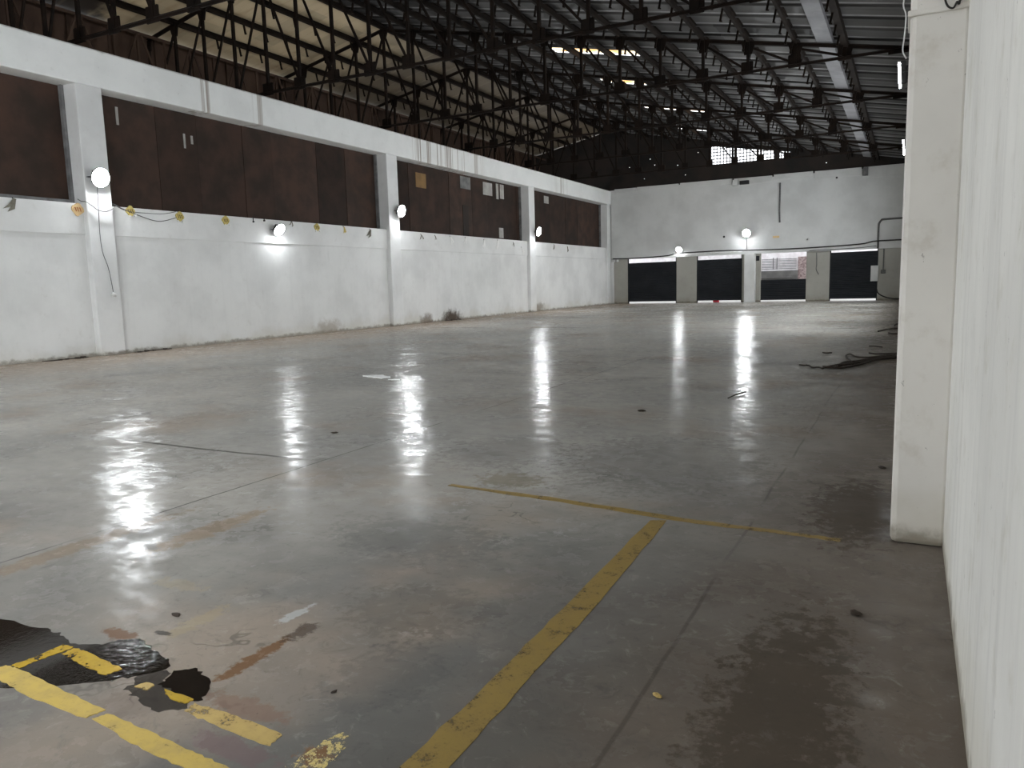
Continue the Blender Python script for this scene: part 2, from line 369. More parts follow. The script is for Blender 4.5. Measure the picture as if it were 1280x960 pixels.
def disc(bm, c, r, axis, h, seg=20, r2=None):
    axis = Vector(axis).normalized(); p = axis.orthogonal().normalized(); q = axis.cross(p); r2 = r if r2 is None else r2; c = Vector(c)
    a = [bm.verts.new(c+(p*math.cos(t)+q*math.sin(t))*r) for t in (2*math.pi*k/seg for k in range(seg))]
    b = [bm.verts.new(c+axis*h+(p*math.cos(t)+q*math.sin(t))*r2) for t in (2*math.pi*k/seg for k in range(seg))]
    bm.faces.new(a[::-1]); bm.faces.new(b)
    for k in range(seg): bm.faces.new((a[k], a[(k+1) % seg], b[(k+1) % seg], b[k]))

# ------------------------------------------------------------------ dimensions of the hall
XL, XS, XP = -17.87, -18.06, -18.42      # face of left pillars and beam, face of the lower wall, face of the infill boards
XR = 0.21
YF, YD, YB = 48.59, 49.15, -14.0         # far wall, recessed dock wall, wall behind
ZB0, ZB1, ZS, ZL = 6.58, 7.48, 3.75, 3.0
XRIDGE, ZRIDGE, SL = -18.0, 11.24, 0.198
def zr(x): return ZRIDGE-SL*abs(x-XRIDGE)
XW2 = -23.4                              # rusty sheet wall beyond the partition
ORD = ['first', 'second', 'third', 'fourth', 'fifth', 'sixth', 'seventh', 'eighth', 'ninth', 'tenth', 'eleventh', 'twelfth', 'thirteenth', 'fourteenth', 'fifteenth', 'sixteenth', 'seventeenth']

# ------------------------------------------------------------------ room shell
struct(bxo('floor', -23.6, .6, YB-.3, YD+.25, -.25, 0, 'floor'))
struct(bxo('ground_outside', -30, 8, YD+.25, 75, -.35, -.05, 'ground'))
bm = bmesh.new(); box(bm, XS-.45, XS, YB, YD+.25, 0, ZL); struct(obj('wall_left', bm, 'wall_l'))
bm = bmesh.new(); box(bm, XS-.45, XS+.035, YB, YF, ZL, ZS, .012); struct(obj('trim_1', bm, 'band'))
bm = bmesh.new(); box(bm, XL-.62, XL, YB, YF+.2, ZB0, ZB1, .025); struct(obj('trim_2', bm, 'beam'))
for k in range(-1, 4):
    yc = 12.19+12.2*k
    bm = bmesh.new(); box(bm, XL-.6, XL-.002, yc-.34, yc+.34, 0, ZB0, .02); struct(obj('pillar', bm, 'pillar'))
bm = bmesh.new(); box(bm, XL-.6, XL-.002, YF-.7, YF, 0, ZB0, .02); struct(obj('pillar', bm, 'pillar'))
struct(bxo('wall_right', XR, XR+.3, YB, YD+.25, 0, 7.75, 'wall_r'))
for k in range(-1, 7):
    yc = 4.6+6.1*k
    bm = bmesh.new(); box(bm, -.05, XR+.02, yc, yc+.5, 0, 7.7, .03); o = struct(obj('pillar', bm, 'pillar_r'))
    if k == 0:
        # ledge of the old plaster coat round the nearest pillar
        bm = bmesh.new(); box(bm, -.062, XR+.01, yc-.014, yc+.3, 2.81, 2.84, .006); struct(obj('plaster_ledge', bm, 'pillar_r', o))
struct(bxo('wall_back', XW2, XR+.3, YB-.3, YB, 0, 11.3, 'wall_f'))
bm = bmesh.new(); box(bm, XW2-.1, XW2, YB, YF+.6, 3, 10.25)
for i in range(40):
    yy = YB+1.5+i*1.55; box(bm, XW2, XW2+.08, yy, yy+.09, 3, 10.2)
struct(obj('wall_outer_left', bm, 'rust'))

# far wall: upper part hangs over the recessed dock openings
SOF = 2.97
bm = bmesh.new(); box(bm, XL-.5, XR+.1, YF, YF+.28, SOF, 7.5)
struct(obj('wall_far', bm, 'wall_f'))
bm = bmesh.new()
for x0, x1, z0, z1 in ((-17.6, -16.1, 7.30, 7.56), (-16.05, -13.3, 7.38, 7.58), (-13.2, -9.95, 7.27, 7.60), (-9.85, -7.6, 7.20, 7.58), (-7.5, -5.3, 7.30, 7.62), (-5.2, -2.7, 7.16, 7.60), (-2.6, .18, 6.98, 7.60)):
    box(bm, x0, x1, YF-.045, YF+.1, z0, z1, .012)
struct(obj('trim_3', bm, 'wall_f'))
DO = [(-16.92, -13.58), (-12.26, -9.40), (-8.32, -5.56), (-4.30, -1.70)]   # openings in the dock wall
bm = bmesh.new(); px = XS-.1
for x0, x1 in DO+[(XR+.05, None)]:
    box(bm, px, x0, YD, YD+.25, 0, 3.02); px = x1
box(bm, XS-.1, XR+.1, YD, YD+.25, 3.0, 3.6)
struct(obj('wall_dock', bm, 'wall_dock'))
bm = bmesh.new(); box(bm, -9.17, -8.56, YF-.01, YD+.02, 0, SOF, .015); struct(obj('pillar', bm, 'wall_f'))

# gable above the far wall, with a grille window and a few daylight pinholes
def poly_plate(name, outer, holes, y, th, mat):
    bm = bmesh.new(); es = []
    for loop in [outer]+holes:
        vs = [bm.verts.new((x, y, z)) for x, z in loop]
        for a, b in zip(vs, vs[1:]+vs[:1]): es.append(bm.edges.new((a, b)))
    bmesh.ops.triangle_fill(bm, edges=es, use_beauty=True)
    r = bmesh.ops.extrude_face_region(bm, geom=list(bm.faces))
    bmesh.ops.translate(bm, verts=[v for v in r['geom'] if isinstance(v, bmesh.types.BMVert)], vec=(0, th, 0))
    return obj(name, bm, mat)
WX0, WX1, WZ0 = -11.30, -6.55, 8.52
win = [(WX0, WZ0), (WX1, WZ0), (WX1, zr(WX1)-.08), (WX0, zr(WX0)-.2)]
pins = [(-4.6, 8.05), (-15.6, 8.1), (-14.9, 8.9), (-16.6, 8.9), (-13.4, 8.75), (-15.2, 9.3), (-12.6, 8.5), (-12.1, 9.4), (-12.9, 8.1)]
holes = [win]+[[(x+.028*math.cos(a), z+.028*math.sin(a)) for a in (0, 1.05, 2.1, 3.14, 4.2, 5.2)] for x, z in pins]
struct(poly_plate('wall_gable', [(XW2, 7.3), (.5, 7.3), (.5, zr(.5)+.12), (XRIDGE, ZRIDGE+.12), (XW2, zr(XW2)+.12)], holes, YF+.12, .06, 'gable'))
wd = bpy.data.objects.new('window_1', None); COL.objects.link(wd); struct(wd)
bm = bmesh.new()
bar(bm, (WX0, YF+.1, WZ0), (WX1, YF+.1, WZ0), .07, .07); bar(bm, (WX0, YF+.1, WZ0), (WX0, YF+.1, zr(WX0)-.2), .07, .07)
bar(bm, (WX1, YF+.1, WZ0), (WX1, YF+.1, zr(WX1)-.08), .07, .07); bar(bm, (WX0, YF+.1, zr(WX0)-.2), (WX1, YF+.1, zr(WX1)-.08), .07, .07)
for x in (-9.98, -9.78, -8.45, -7.35): bar(bm, (x, YF+.1, WZ0), (x, YF+.1, zr(x)-.12), .09 if x != -7.35 else .3, .06)
obj('window_frame', bm, 'gable', wd)
bm = bmesh.new(); x = WX0+.17
while x < WX1: bar(bm, (x, YF+.15, WZ0), (x, YF+.15, zr(x)-.12), .05, .02); x += .20
z = WZ0+.17
while z < 9.6:
    xe = min(WX1, XRIDGE+(ZRIDGE-.14-z)/SL)
    if xe > WX0+.2: bar(bm, (WX0, YF+.15, z), (xe, YF+.15, z), .05, .02)
    z += .20
obj('grille', bm, 'gable', wd)

# roof: ribbed sheets; skylight strips are openings closed with translucent sheets
SKY = [(27.35, -12.3, -8.95), (32.55, -12.3, -10.2), (38.35, -12.3, -9.0), (44.75, -12.3, -10.2)]
SHEET = .15
def roof_slope(name, xs, y0, y1, mat, holes):
    prof = []; y = y0; P = 1.0167/3
    k0 = math.floor(y0/P)
    for k in range(k0, int(y1/P)+1):
        b = k*P; lap = .03 if k % 3 == 0 else 0
        for f, h in (((0, 0), (.20, 0), (.28, .05), (.55, .05), (.63, 0)) if k % 3 == 0 and mat == 'roof' else ((0, 0),)):
            prof.append((b+f*P-.02, h))
    cuts = sorted({p for h in holes for p in (h[0]-.38, h[0]+.38)})
    prof = sorted(prof+[(c, 0) for c in cuts])
    bm = bmesh.new()
    grid = [[bm.verts.new((x, y, zr(x)+SHEET-h)) for x in xs] for y, h in prof]
    for j in range(len(prof)-1):
        ym = (prof[j][0]+prof[j+1][0])/2
        for i in range(len(xs)-1):
            xm = (xs[i]+xs[i+1])/2
            if any(abs(ym-h[0]) < .38 and h[1] < xm < h[2] for h in holes): continue
            bm.faces.new((grid[j][i], grid[j][i+1], grid[j+1][i+1], grid[j+1][i]))
    o = obj(name, bm, mat); m = o.modifiers.new('thickness', 'SOLIDIFY'); m.thickness = .012; m.offset = 1
    return struct(o)
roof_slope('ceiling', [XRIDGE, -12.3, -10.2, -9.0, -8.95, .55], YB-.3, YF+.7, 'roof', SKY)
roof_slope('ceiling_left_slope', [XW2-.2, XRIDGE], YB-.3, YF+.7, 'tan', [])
for i, (y, x0, x1) in enumerate(SKY):
    bm = bmesh.new(); ns = 8
    rows = []
    for k in range(ns+1):
        yy = y-.40+.80*k/ns; h = .03 if k % 2 else 0
        rows.append([bm.verts.new((x, yy, zr(x)+SHEET+.05+h)) for x in (x0-.05, x1+.05)])
    for a, b in zip(rows, rows[1:]): bm.faces.new((a[0], a[1], b[1], b[0]))
    o = obj('window_%d' % (i+2), bm, 'skylight'); struct(o)

# ------------------------------------------------------------------ roof steel
NODES = [-.53-1.347*k for k in range(14)]          # heel .. ridge
NODES[13] = XRIDGE
LNODES = [XRIDGE-1.347*k for k in range(1, 5)]
ZBC = 7.65
def make_truss(y, label):
    t = thing('roof_truss', label, 'roof truss', (0, y, 0), group='roof trusses across the hall')
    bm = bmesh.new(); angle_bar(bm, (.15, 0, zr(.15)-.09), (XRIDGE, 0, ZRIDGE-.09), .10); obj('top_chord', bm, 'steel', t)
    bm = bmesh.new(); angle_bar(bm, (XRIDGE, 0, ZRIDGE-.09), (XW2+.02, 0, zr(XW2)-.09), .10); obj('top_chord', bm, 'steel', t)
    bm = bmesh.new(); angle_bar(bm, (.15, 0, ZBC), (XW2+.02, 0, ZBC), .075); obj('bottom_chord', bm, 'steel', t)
    allx = NODES+LNODES
    for i, x in enumerate(allx):
        top = zr(x)-.09
        if i == 0: 
            bm = bmesh.new(); box(bm, x-.25, x+.6, -.012, .012, ZBC-.1, top+.03); obj('gusset_plate', bm, 'steel', t); continue
        bm = bmesh.new(); bar(bm, (x, 0, ZBC), (x, 0, top), .085, .085); obj('post', bm, 'steel', t)
        g = .20 if i < 9 else .24
        bm = bmesh.new(); box(bm, x-g, x+g*.8, -.02, .02, ZBC-.07, ZBC+.30, .03); obj('gusset_plate', bm, 'steel', t)
        bm = bmesh.new(); prism_y(bm, [(x-.2, zr(x-.2)-.12), (x+.2, zr(x+.2)-.12), (x+.11, top-.34), (x-.11, top-.34)], -.02, .02); obj('gusset_plate', bm, 'steel', t)
        if 0 < i <= 13: a = NODES[i-1]
        else: a = allx[i-1] if i > 13 else x
        if i >= 2 and i <= 13:
            bm = bmesh.new(); bar(bm, (x, .03, top-.1), (NODES[i-1], .03, ZBC+.05), .065, .05); obj('diagonal', bm, 'steel', t)
        if i > 13:
            xp = XRIDGE if i == 14 else allx[i-1]
            bm = bmesh.new(); bar(bm, (xp, .03, zr(xp)-.15), (x, .03, ZBC+.05), .065, .05); obj('diagonal', bm, 'steel', t)
    return t
def prism_y(bm, poly, y0, y1):
    lo = [bm.verts.new((x, y0, z)) for x, z in poly]; hi = [bm.verts.new((x, y1, z)) for x, z in poly]
    bm.faces.new(lo); bm.faces.new(hi[::-1]); k = len(poly)
    for i in range(k): bm.faces.new((lo[(i+1) % k], lo[i], hi[i], hi[(i+1) % k]))
def copy_tree(o, parent=None):
    c = o.copy(); COL.objects.link(c)
    if parent: c.parent = parent
    for ch in list(o.children): copy_tree(ch, c)
    return c
TY = [12.2, 18.3, 24.4, 30.5, 36.6, 42.7]
TL = ['dark steel roof truss seated above the left-hand pillar nearest the camera',
      'dark steel roof truss seated mid-beam, next beyond the nearest left pillar',
      'dark steel roof truss seated above the second left-hand pillar',
      'dark steel roof truss midway between the second and third left pillars',
      'dark steel roof truss seated above the third left-hand pillar',
      'dark steel roof truss closest to the far gable wall']
tr = make_truss(TY[0], TL[0])
for y, l in zip(TY[1:], TL[1:]):
    c = copy_tree(tr); c.location.y = y; c['label'] = l

# purlins with their hanging hook bolts
PY0, PY1 = 10.0, YF+.1
def purlin_mesh(big):
    bm = bmesh.new(); h = .20 if big else .11
    box(bm, -.035, .035, PY0, PY1, 0, .012); box(bm, -.035, -.023, PY0, PY1, -.0, .13)
    box(bm, -.035, .035, PY0, PY1, .118, .13)
    box(bm, -.05, .05, PY0, PY1, -.07, .0)
    if big: box(bm, -.09, .09, PY0, PY1, -.12, .0)
    return bm
hook_me = None
def purlin(x, label, name='purlin', big=False, hooks=True):
    global hook_me
    th = math.atan(SL)*(1 if x > XRIDGE+.1 else -1 if x < XRIDGE-.1 else 0)
    t = thing(name, label, 'roof purlin', (x, 0, zr(x)), (0, th, 0), 'roof purlins')
    obj('channel', purlin_mesh(big), 'purlin', t)
    if not hooks: return t
    y = 17.1 if x > -9 else 20.1
    while y < YF-.3:
        if hook_me is None:
            bm = bmesh.new(); bar(bm, (-.05, 0, .06), (-.05, 0, -.38), .05, .05); bar(bm, (-.05, 0, -.37), (.0, 0, -.37), .03, .04)
            h = obj('hook_bolt', bm, 'steel', t); hook_me = h.data
        else:
            h = bpy.data.objects.new('hook_bolt', hook_me); COL.objects.link(h); h.parent = t
        h.location = (0, y, 0); y += 1.0167
    return t
for k in range(1, 13):
    if k == 1: l = 'heavy dark eaves purlin with hanging hooks beside the pale flat tray'
    else: l = 'brown steel purlin with hanging hooks, %s up the right roof slope from the right wall' % ORD[k-1]
    purlin(NODES[k], l, big=(k == 1))
purlin(XRIDGE, 'ridge purlin along the peak of the roof', hooks=False)
for k, x in enumerate(LNODES[:3]):
    purlin(x, 'brown steel purlin under the tan left roof slope, %s down from the ridge' % ORD[k])
# rusty lattice girder along the strip beyond the partition
lg = thing('lattice_girder', 'rust brown lattice girder of crossing bars above the left wall beam', 'girder', (-22.6, 0, 7.75))
for nm, zz in (('bottom_chord', 0), ('top_chord', 2.2)):
    bm = bmesh.new(); bar(bm, (0, 12, zz), (0, YF, zz), .08, .08, Vector((1, 0, 0))); obj(nm, bm, 'rust', lg)
k = 0; yy = 12.2
while yy < YF-1.5:
    bm = bmesh.new(); bar(bm, (0, yy, 0), (0, yy, 2.2), .07, .07, Vector((1, 0, 0))); obj('post', bm, 'rust', lg)
    bm = bmesh.new(); bar(bm, (.04, yy+(1.0 if k % 2 else .1), 0), (.04, yy+(.1 if k % 2 else 1.0), 2.2), .06, .05, Vector((1, 0, 0))); obj('diagonal', bm, 'rust', lg)
    yy += 1.0167; k += 1
# pale flat tray under the sheets near the eaves
bm = bmesh.new(); th = math.atan(SL)
box(bm, -.22, .22, 12, YF+.05, -.06, -.03); box(bm, -.22, -.2, 12, YF+.05, -.03, .05); box(bm, .2, .22, 12, YF+.05, -.03, .05)
o = obj('cable_tray', bm, 'tray'); o.location = (-2.42, 0, zr(-2.42)+.06); o.rotation_euler = (0, th, 0)
tag(o, 'long pale grey flat tray under the roof beside the heavy eaves purlin', 'cable tray')

# ------------------------------------------------------------------ left wall: infill boards in the openings
def infill(y0, y1, label, widths, extras=()):
    t = thing('infill_panel', label, 'infill panel', (XP, y0, ZS), group='brown boarded openings in the left wall')
    y = 0.0; i = 0; L = y1-y0
    while y < L-.05:
        wdt = min(widths[i % len(widths)], L-y); i += 1
        if L-y-wdt < .3: wdt = L-y
        d = random.uniform(0, .025)
        bm = bmesh.new(); box(bm, -.05-d, -.012-d, y+.006, y+wdt-.006, -.0, ZB0-ZS-.0, .004)
        obj('board', bm, 'board', t); y += wdt
    for f0 in (0, L-.07):
        bm = bmesh.new(); box(bm, -.012, .10, f0, f0+.07, 0, ZB0-ZS); obj('frame_post', bm, 'frame', t)
    for ey0, ey1, z0, z1, m in extras:
        bm = bmesh.new(); box(bm, -.012, .006, ey0-y0, ey1-y0, z0-ZS, z1-ZS)
        o = obj('patch', bm, m, t); o['label'] = {'boardtan': 'tan square patch', 'boardpale': 'pale torn patch', 'frame': 'dull grey patch', 'gable': 'dark patch for a shaded slot'}[m]  # the slot's shade is painted as a dark sheet on the boards
    return t
PH = .34
W1 = [1.9, 1.35, 1.7, 1.2, 2.1, 1.5]
infill(12.19+PH, 24.39-PH, 'long brown boarded opening between the two nearest left pillars', W1, ((13.25, 13.32, 5.9, 6.35, 'boardpale'), (15.3, 15.36, 5.6, 6.0, 'boardpale'), (15.55, 15.62, 5.75, 5.98, 'boardpale')))
infill(24.39+PH, 36.59-PH, 'brown boarded opening with a tan square and white scraps', [1.5, 1.9, 1.2, 2.0], ((26.75, 27.5, 5.65, 6.25, 'boardtan'), (30.3, 31.2, 5.95, 6.5, 'frame'), (30.45, 30.95, 3.76, 5.2, 'gable'), (32.4, 33.3, 5.85, 6.45, 'boardpale'), (33.7, 33.95, 5.75, 6.5, 'boardpale'), (34.1, 34.5, 5.8, 6.5, 'boardpale'), (33.9, 34.35, 3.85, 4.35, 'boardpale')))
infill(36.59+PH, YF-.7, 'short brown boarded opening closest to the far wall', [1.8, 1.4, 2.2], ((39.3, 39.9, 6.0, 6.4, 'boardpale'),))
infill(-.01+PH, 12.19-PH, 'brown boarded opening nearest the camera, cut off at the left', [1.6, 1.8, 1.45], ())

bm = bmesh.new(); box(bm, XS-.32, XS-.2, 9.7, 11.75, ZS, ZS+.10, .01)
tag(obj('timber_plank', bm, 'frame'), 'grey timber plank lying on the sill of the leftmost opening', 'plank')
# ------------------------------------------------------------------ floodlights
def floodlight(loc, rotz, tilt, label, w=.48, h=.48, lens='lens', rnd=True, group='lit floodlights on the walls'):
    t = thing('floodlight', label, 'floodlight', loc, (0, 0, rotz), group)
    mt = Matrix.Rotation(tilt, 4, 'Y')            # front is local +X, tilt turns it down
    piv = Vector((.16 if rnd else .13, 0, 0))
    def M(bm): bmesh.ops.transform(bm, matrix=Matrix.Translation(piv) @ mt, verts=bm.verts)
    bm = bmesh.new()
    if rnd:
        disc(bm, (-.06, 0, 0), w*.36, (1, 0, 0), .06, 28, w*.5); disc(bm, (0, 0, 0), w*.5, (1, 0, 0), .03, 28)
    else:
        box(bm, -.045, .02, -w/2, w/2, -h/2, h/2, .015)
        if lens != 'lensr':       # deep rim shaped to keep the unseen lamps' glow off the floor
            for a0, a1, b0, b1 in ((-w/2, w/2, h/2-.012, h/2), (-w/2, w/2, -h/2, -h/2+.012), (-w/2, -w/2+.012, -h/2, h/2), (w/2-.012, w/2, -h/2, h/2)): box(bm, .018, .06, a0, a1, b0, b1)
    for k in range(7):
        yy = -w*.3+w*.6*k/6; box(bm, -.10, -.04, yy-.006, yy+.006, -h*.3, h*.3)
    M(bm); obj('housing', bm, 'housing', t)
    bm = bmesh.new()
    if rnd:
        prev = None; top = bm.verts.new((.03+w*.12, 0, 0))
        for j in range(6):
            a = math.pi/2*j/6; ring = [bm.verts.new((.03+w*.12*math.sin(a), w*.47*math.cos(a)*math.cos(q), w*.47*math.cos(a)*math.sin(q))) for q in (2*math.pi*i/28 for i in range(28))]
            if prev:
                for i in range(28): bm.faces.new((prev[i], prev[(i+1) % 28], ring[(i+1) % 28], ring[i]))
            else: bm.faces.new(ring)
            prev = ring
        for i in range(28): bm.faces.new((prev[i], prev[(i+1) % 28], top))
    else: box(bm, .0201, .045, -w*.46, w*.46, -h*.45, h*.45, .002)
    M(bm); obj('lens', bm, lens, t, rnd)
    bm = bmesh.new(); box(bm, 0, .012, -.09, .09, -.04, .04, .003)
    for s in (-1, 1):
        bar(bm, (.012, s*.07, 0), (.03, s*(w/2+.012), 0), .03, .01, Vector((0, 0, 1))); bar(bm, (.03, s*(w/2+.012), 0), (piv.x, s*(w/2+.012), 0), .03, .01, Vector((0, 0, 1)))
    obj('bracket', bm, 'housing', t)
    return t
R90 = math.pi/2
for y, z, l in ((12.16, 4.38, 'lit white floodlight on the nearest left-hand pillar'), (24.62, 4.46, 'lit white floodlight on the second left-hand pillar'), (36.98, 4.27, 'lit white floodlight on the third left-hand pillar')):
    floodlight((XL, y, z), 0, math.radians(14), l)
floodlight((XS+.035, 18.2, 3.44), 0, math.radians(34), 'lit floodlight low on the wall band under the longest boarded opening', .42, .42, 'lensd')
floodlight((-13.22, YF, 3.44), -R90, math.radians(34), 'small lit floodlight above the leftmost dock shutter', .42, .42, 'lensd')
floodlight((-9.03, YF, 4.24), -R90, math.radians(14), 'lit floodlight high on the far wall above the white dock pillar')
for y, l in ((10.95, 'lit floodlight seen edge-on on the right wall, the upper of the two'), (17.05, 'lit floodlight seen edge-on on the right wall, the lower of the two')):
    floodlight((-.05, y, 3.95), math.pi, math.radians(4), l, .30, .28, 'lensr', False)
# unseen stronger lamps; those on the right wall are added to light the hall
for y in (-.01, -9.0): floodlight((XL, y, 4.4), 0, math.radians(14), 'lit floodlight on a left pillar behind the camera', lens='lensk')
for y in (23.15, 29.25, 35.35, 41.45): floodlight((-.05, y, 3.95), math.pi, math.radians(4), 'added fill floodlight on a right pillar out of view', .30, .28, 'lensf', False)
for y in (-1.25, -7.35, -12.5): floodlight((-.05, y, 4.6), math.pi, math.radians(-8), 'added fill floodlight on a right pillar behind the camera', .30, .28, 'lensb', False)
def pendant(x, y, z, label):  # unseen lamps added to brighten the near floor
    t = thing('fill_pendant', label, 'pendant lamp', (x, y, z), group='added fill pendants behind the camera')
    bm = bmesh.new(); disc(bm, (0, 0, 0), .42, (0, 0, 1), .30, 28, .12); obj('shade', bm, 'housing', t)
    bm = bmesh.new(); disc(bm, (0, 0, -.03), .36, (0, 0, 1), .028, 28); obj('lens', bm, 'lensp', t)
    bm = bmesh.new(); tube(bm, [(0, 0, .3), (0, 0, zr(x)-z)], .012, 6); obj('rod', bm, 'housing', t)
for x, y in ((-5.5, -2.0), (-12.0, -2.0)): pendant(x, y, 7.0, 'added fill pendant hanging from the roof behind the camera')

# ------------------------------------------------------------------ dock doors
def door(n, x0, x1, z0, z1a, z1b, gap):
    d = bpy.data.objects.new('door_%d' % n, None); COL.objects.link(d); d.location = ((x0+x1)/2, YD+.08, 0); struct(d)
    W = x1-x0; bm = bmesh.new(); nz = max(4, int((z1a-z0)/.11))
    for k in range(nz):      # ribbed curtain of interlocking slats
        f0, f1 = k/nz, (k+1)/nz
        a0, a1 = z0+(z1a-z0)*f0, z0+(z1a-z0)*f1; b0, b1 = z0+(z1b-z0)*f0, z0+(z1b-z0)*f1
        q = []
        for y, s in ((-.012, .15), (.0, .0)):
            pass
        lo = [(-W/2+.03, a0), (W/2-.03, b0)]; hi = [(-W/2+.03, a1), (W/2-.03, b1)]
        vs = [bm.verts.new(v) for v in ((lo[0][0], 0, lo[0][1]), (lo[1][0], 0, lo[1][1]), (hi[1][0], 0, hi[1][1]), (hi[0][0], 0, hi[0][1]))]
        mid = [bm.verts.new(v) for v in ((lo[0][0], -.022, (a0+a1)/2), (lo[1][0], -.022, (b0+b1)/2))]
        bm.faces.new((vs[0], vs[1], mid[1], mid[0])); bm.faces.new((mid[0], mid[1], vs[2], vs[3]))
    c = obj('shutter_curtain', bm, 'shutter', d); m = c.modifiers.new('thickness', 'SOLIDIFY'); m.thickness = .02
    bm = bmesh.new(); box(bm, -W/2+.03, W/2-.03, -.035, .03, z0-.03, z0+.05, .006); obj('bottom_rail', bm, 'shutter', d)
    for s in (-1, 1):
        bm = bmesh.new(); xx = s*(W/2-.025); box(bm, xx-.03, xx+.03, -.05, .05, 0, SOF+.03); obj('guide_rail', bm, 'wall_dock' if n == 3 else 'shutter', d)
    return d
door(1, *DO[0], .16, 2.70, 2.72, .1)
door(2, *DO[1], .16, 2.73, 2.75, .1)
d3 = door(3, *DO[2], .14, 1.36, 1.36, .1)
door(4, *DO[3], .15, 2.86, 2.88, .1)
# things under and behind the shutters
o = bxo('red_crate', -11.30, -10.95, YD+.4, YD+.7, -.05, .18, 'red', None, .02); tag(o, 'red object showing in the gap under the second dock shutter', 'crate')
# building across the yard
b = thing('outside_building', 'pale sunlit building seen through the half-open third dock door', 'building', (-6, YD+6.5, -.05))
bm = bmesh.new(); box(bm, -16, 8, 0, .4, 0, 6); obj('wall', bm, 'outwall', b)
bm = bmesh.new(); box(bm, -3.55, -.85, -.5, 0, 1.32, 2.0, .02); box(bm, -3.5, -1.2, -.62, -.4, 1.5, 1.56, .02); obj('canopy', bm, 'outgrey', b)
bm = bmesh.new(); box(bm, -.85, .5, -.35, 0, 0, 2.9); obj('brick_pier', bm, 'outbrick', b)
bm = bmesh.new()
for k in range(7): box(bm, -3.3, -1.0, -.03, 0, 2.12+k*.11, 2.15+k*.11)
for xx in (-2.55, -2.3): box(bm, xx, xx+.05, -.035, 0, 2.1, 2.9)
obj('shutter_slats', bm, 'tray', b)
# steel half of a hoist rail beside the third door and white box on the fourth
o = bxo('dark_bracket', -8.55, -8.35, YD-.06, YD+.02, 2.55, 2.85, 'shutter', None, .01); tag(o, 'dark brown bracket between white dock pillar and third dock door', 'bracket')
t = thing('switch_cabinet', 'white switch box on the right edge of the rightmost dock shutter', 'switch box', (-1.87, YD-.02, 1.12))
bm = bmesh.new(); box(bm, -.2, .2, -.14, .02, 0, .9, .015); obj('casing', bm, 'wall_f', t)
bm = bmesh.new(); box(bm, -.17, .17, -.152, -.138, .05, .85, .006); obj('front_cover', bm, 'wall_f', t)

# conduits and cables on the far wall
def cable(name, pts, r, mat, label, cat, smooth=True, n=6, taper=None):
    bm = bmesh.new(); tube(bm, catmull(pts, n) if smooth else [Vector(p) for p in pts], r, 8, taper); return tag(obj(name, bm, mat, None, True), label, cat)
yy = YF-.06
cable('conduit_pipe', [(-1.72, yy, 2.98), (-1.72, yy, 4.2), (-1.68, yy, 4.42), (-1.58, yy, 4.55), (-1.4, yy, 4.6), (.15, yy, 4.62)], .055, 'conduit', 'grey conduit pipe bending to the right above the rightmost dock door', 'pipe', n=8)
t = thing('wall_switch', 'dark grey isolator switch at the end of a drop pipe, right of the docks', 'switch', (-1.42, YD, 1.55))
bm = bmesh.new(); box(bm, -.13, .13, -.1, 0, 0, .22, .02); obj('body', bm, 'conduit', t)
bm = bmesh.new(); tube(bm, [(-.35, -.05, 1.47), (-.05, -.05, 1.47), (0, -.05, 1.42), (0, -.05, .2)], .035, 8); obj('drop_pipe', bm, 'conduit', t)
cable('cable', [(-17.7, yy-.1, 3.02), (-16, yy-.1, 3.0), (-14, yy-.1, 3.08), (-13.2, yy-.1, 3.2), (-10.5, yy-.1, 3.24), (-9, yy-.1, 3.2), (-6.5, yy-.1, 3.17), (-4.5, yy-.1, 3.2), (-2.6, yy-.1, 3.27), (-1.8, yy-.1, 3.4), (.15, yy-.1, 3.4)], .035, 'cable', 'black cable slung along the far wall above the dock doors', 'cable')
cable('cable', [(-1.8, yy+.02, 3.12), (-2.8, yy+.02, 3.06), (-4.0, yy+.02, 3.03), (-5.4, yy+.02, 3.02)], .022, 'greycable', 'thin grey cable under the black cable at the right of the docks', 'cable')
cable('cable', [(-13.3, yy, 3.03), (-12.2, yy, 3.08), (-11, yy, 3.12), (-9.3, yy, 3.14)], .03, 'white', 'pale cable running above the second dock door to the white pillar', 'cable')
cable('cable', [(-1.72, YD-.05, .65), (-1.66, YD-.05, .45), (-1.4, YD-.05, .25), (-.9, YD-.05, .1), (.1, YD-.05, .06)], .03, 'cable', 'black cable lying at the wall foot beside the rightmost dock', 'cable')
cable('conduit_pipe', [(-7.12, yy, 7.1), (-7.12, yy, 6.2), (-7.13, yy, 5.5), (-7.1, yy, 4.77)], .045, 'greycable', 'thin grey pipe hanging down the middle of the far wall', 'pipe', n=3)
cable('cable', [(-5.05, YD-.03, 2.9), (-5.03, YD-.03, 2.2), (-5.05, YD-.03, 1.9), (-4.9, YD-.03, 1.6)], .02, 'greycable', 'grey wire hanging on the dock wall between the third and fourth doors', 'cable')
cable('cable', [(-9.03, yy, 4.05), (-9.02, yy, 3.7), (-9.03, yy, 3.28)], .018, 'greycable', 'short cord below the high floodlight on the far wall', 'cable')
def wall_box(x, z, w, h, d, mat, name, label, cat):
    t = thing(name, label, cat, (x, YF, z))
    bm = bmesh.new(); box(bm, -w/2, w/2, -d, 0, 0, h, .01); obj('casing', bm, mat, t)
    bm = bmesh.new(); box(bm, -w*.4, w*.4, -d-.012, -d+.004, h*.12, h*.88, .004); obj('lid', bm, mat, t)
wall_box(-9.2, 7.18, .55, .22, .2, 'housing', 'junction_box', 'black box at the top of the far wall near its middle', 'junction box')
wall_box(-9.75, 7.15, .3, .34, .2, 'wall_f', 'junction_box', 'pale box beside the black box at the top of the far wall', 'junction box')
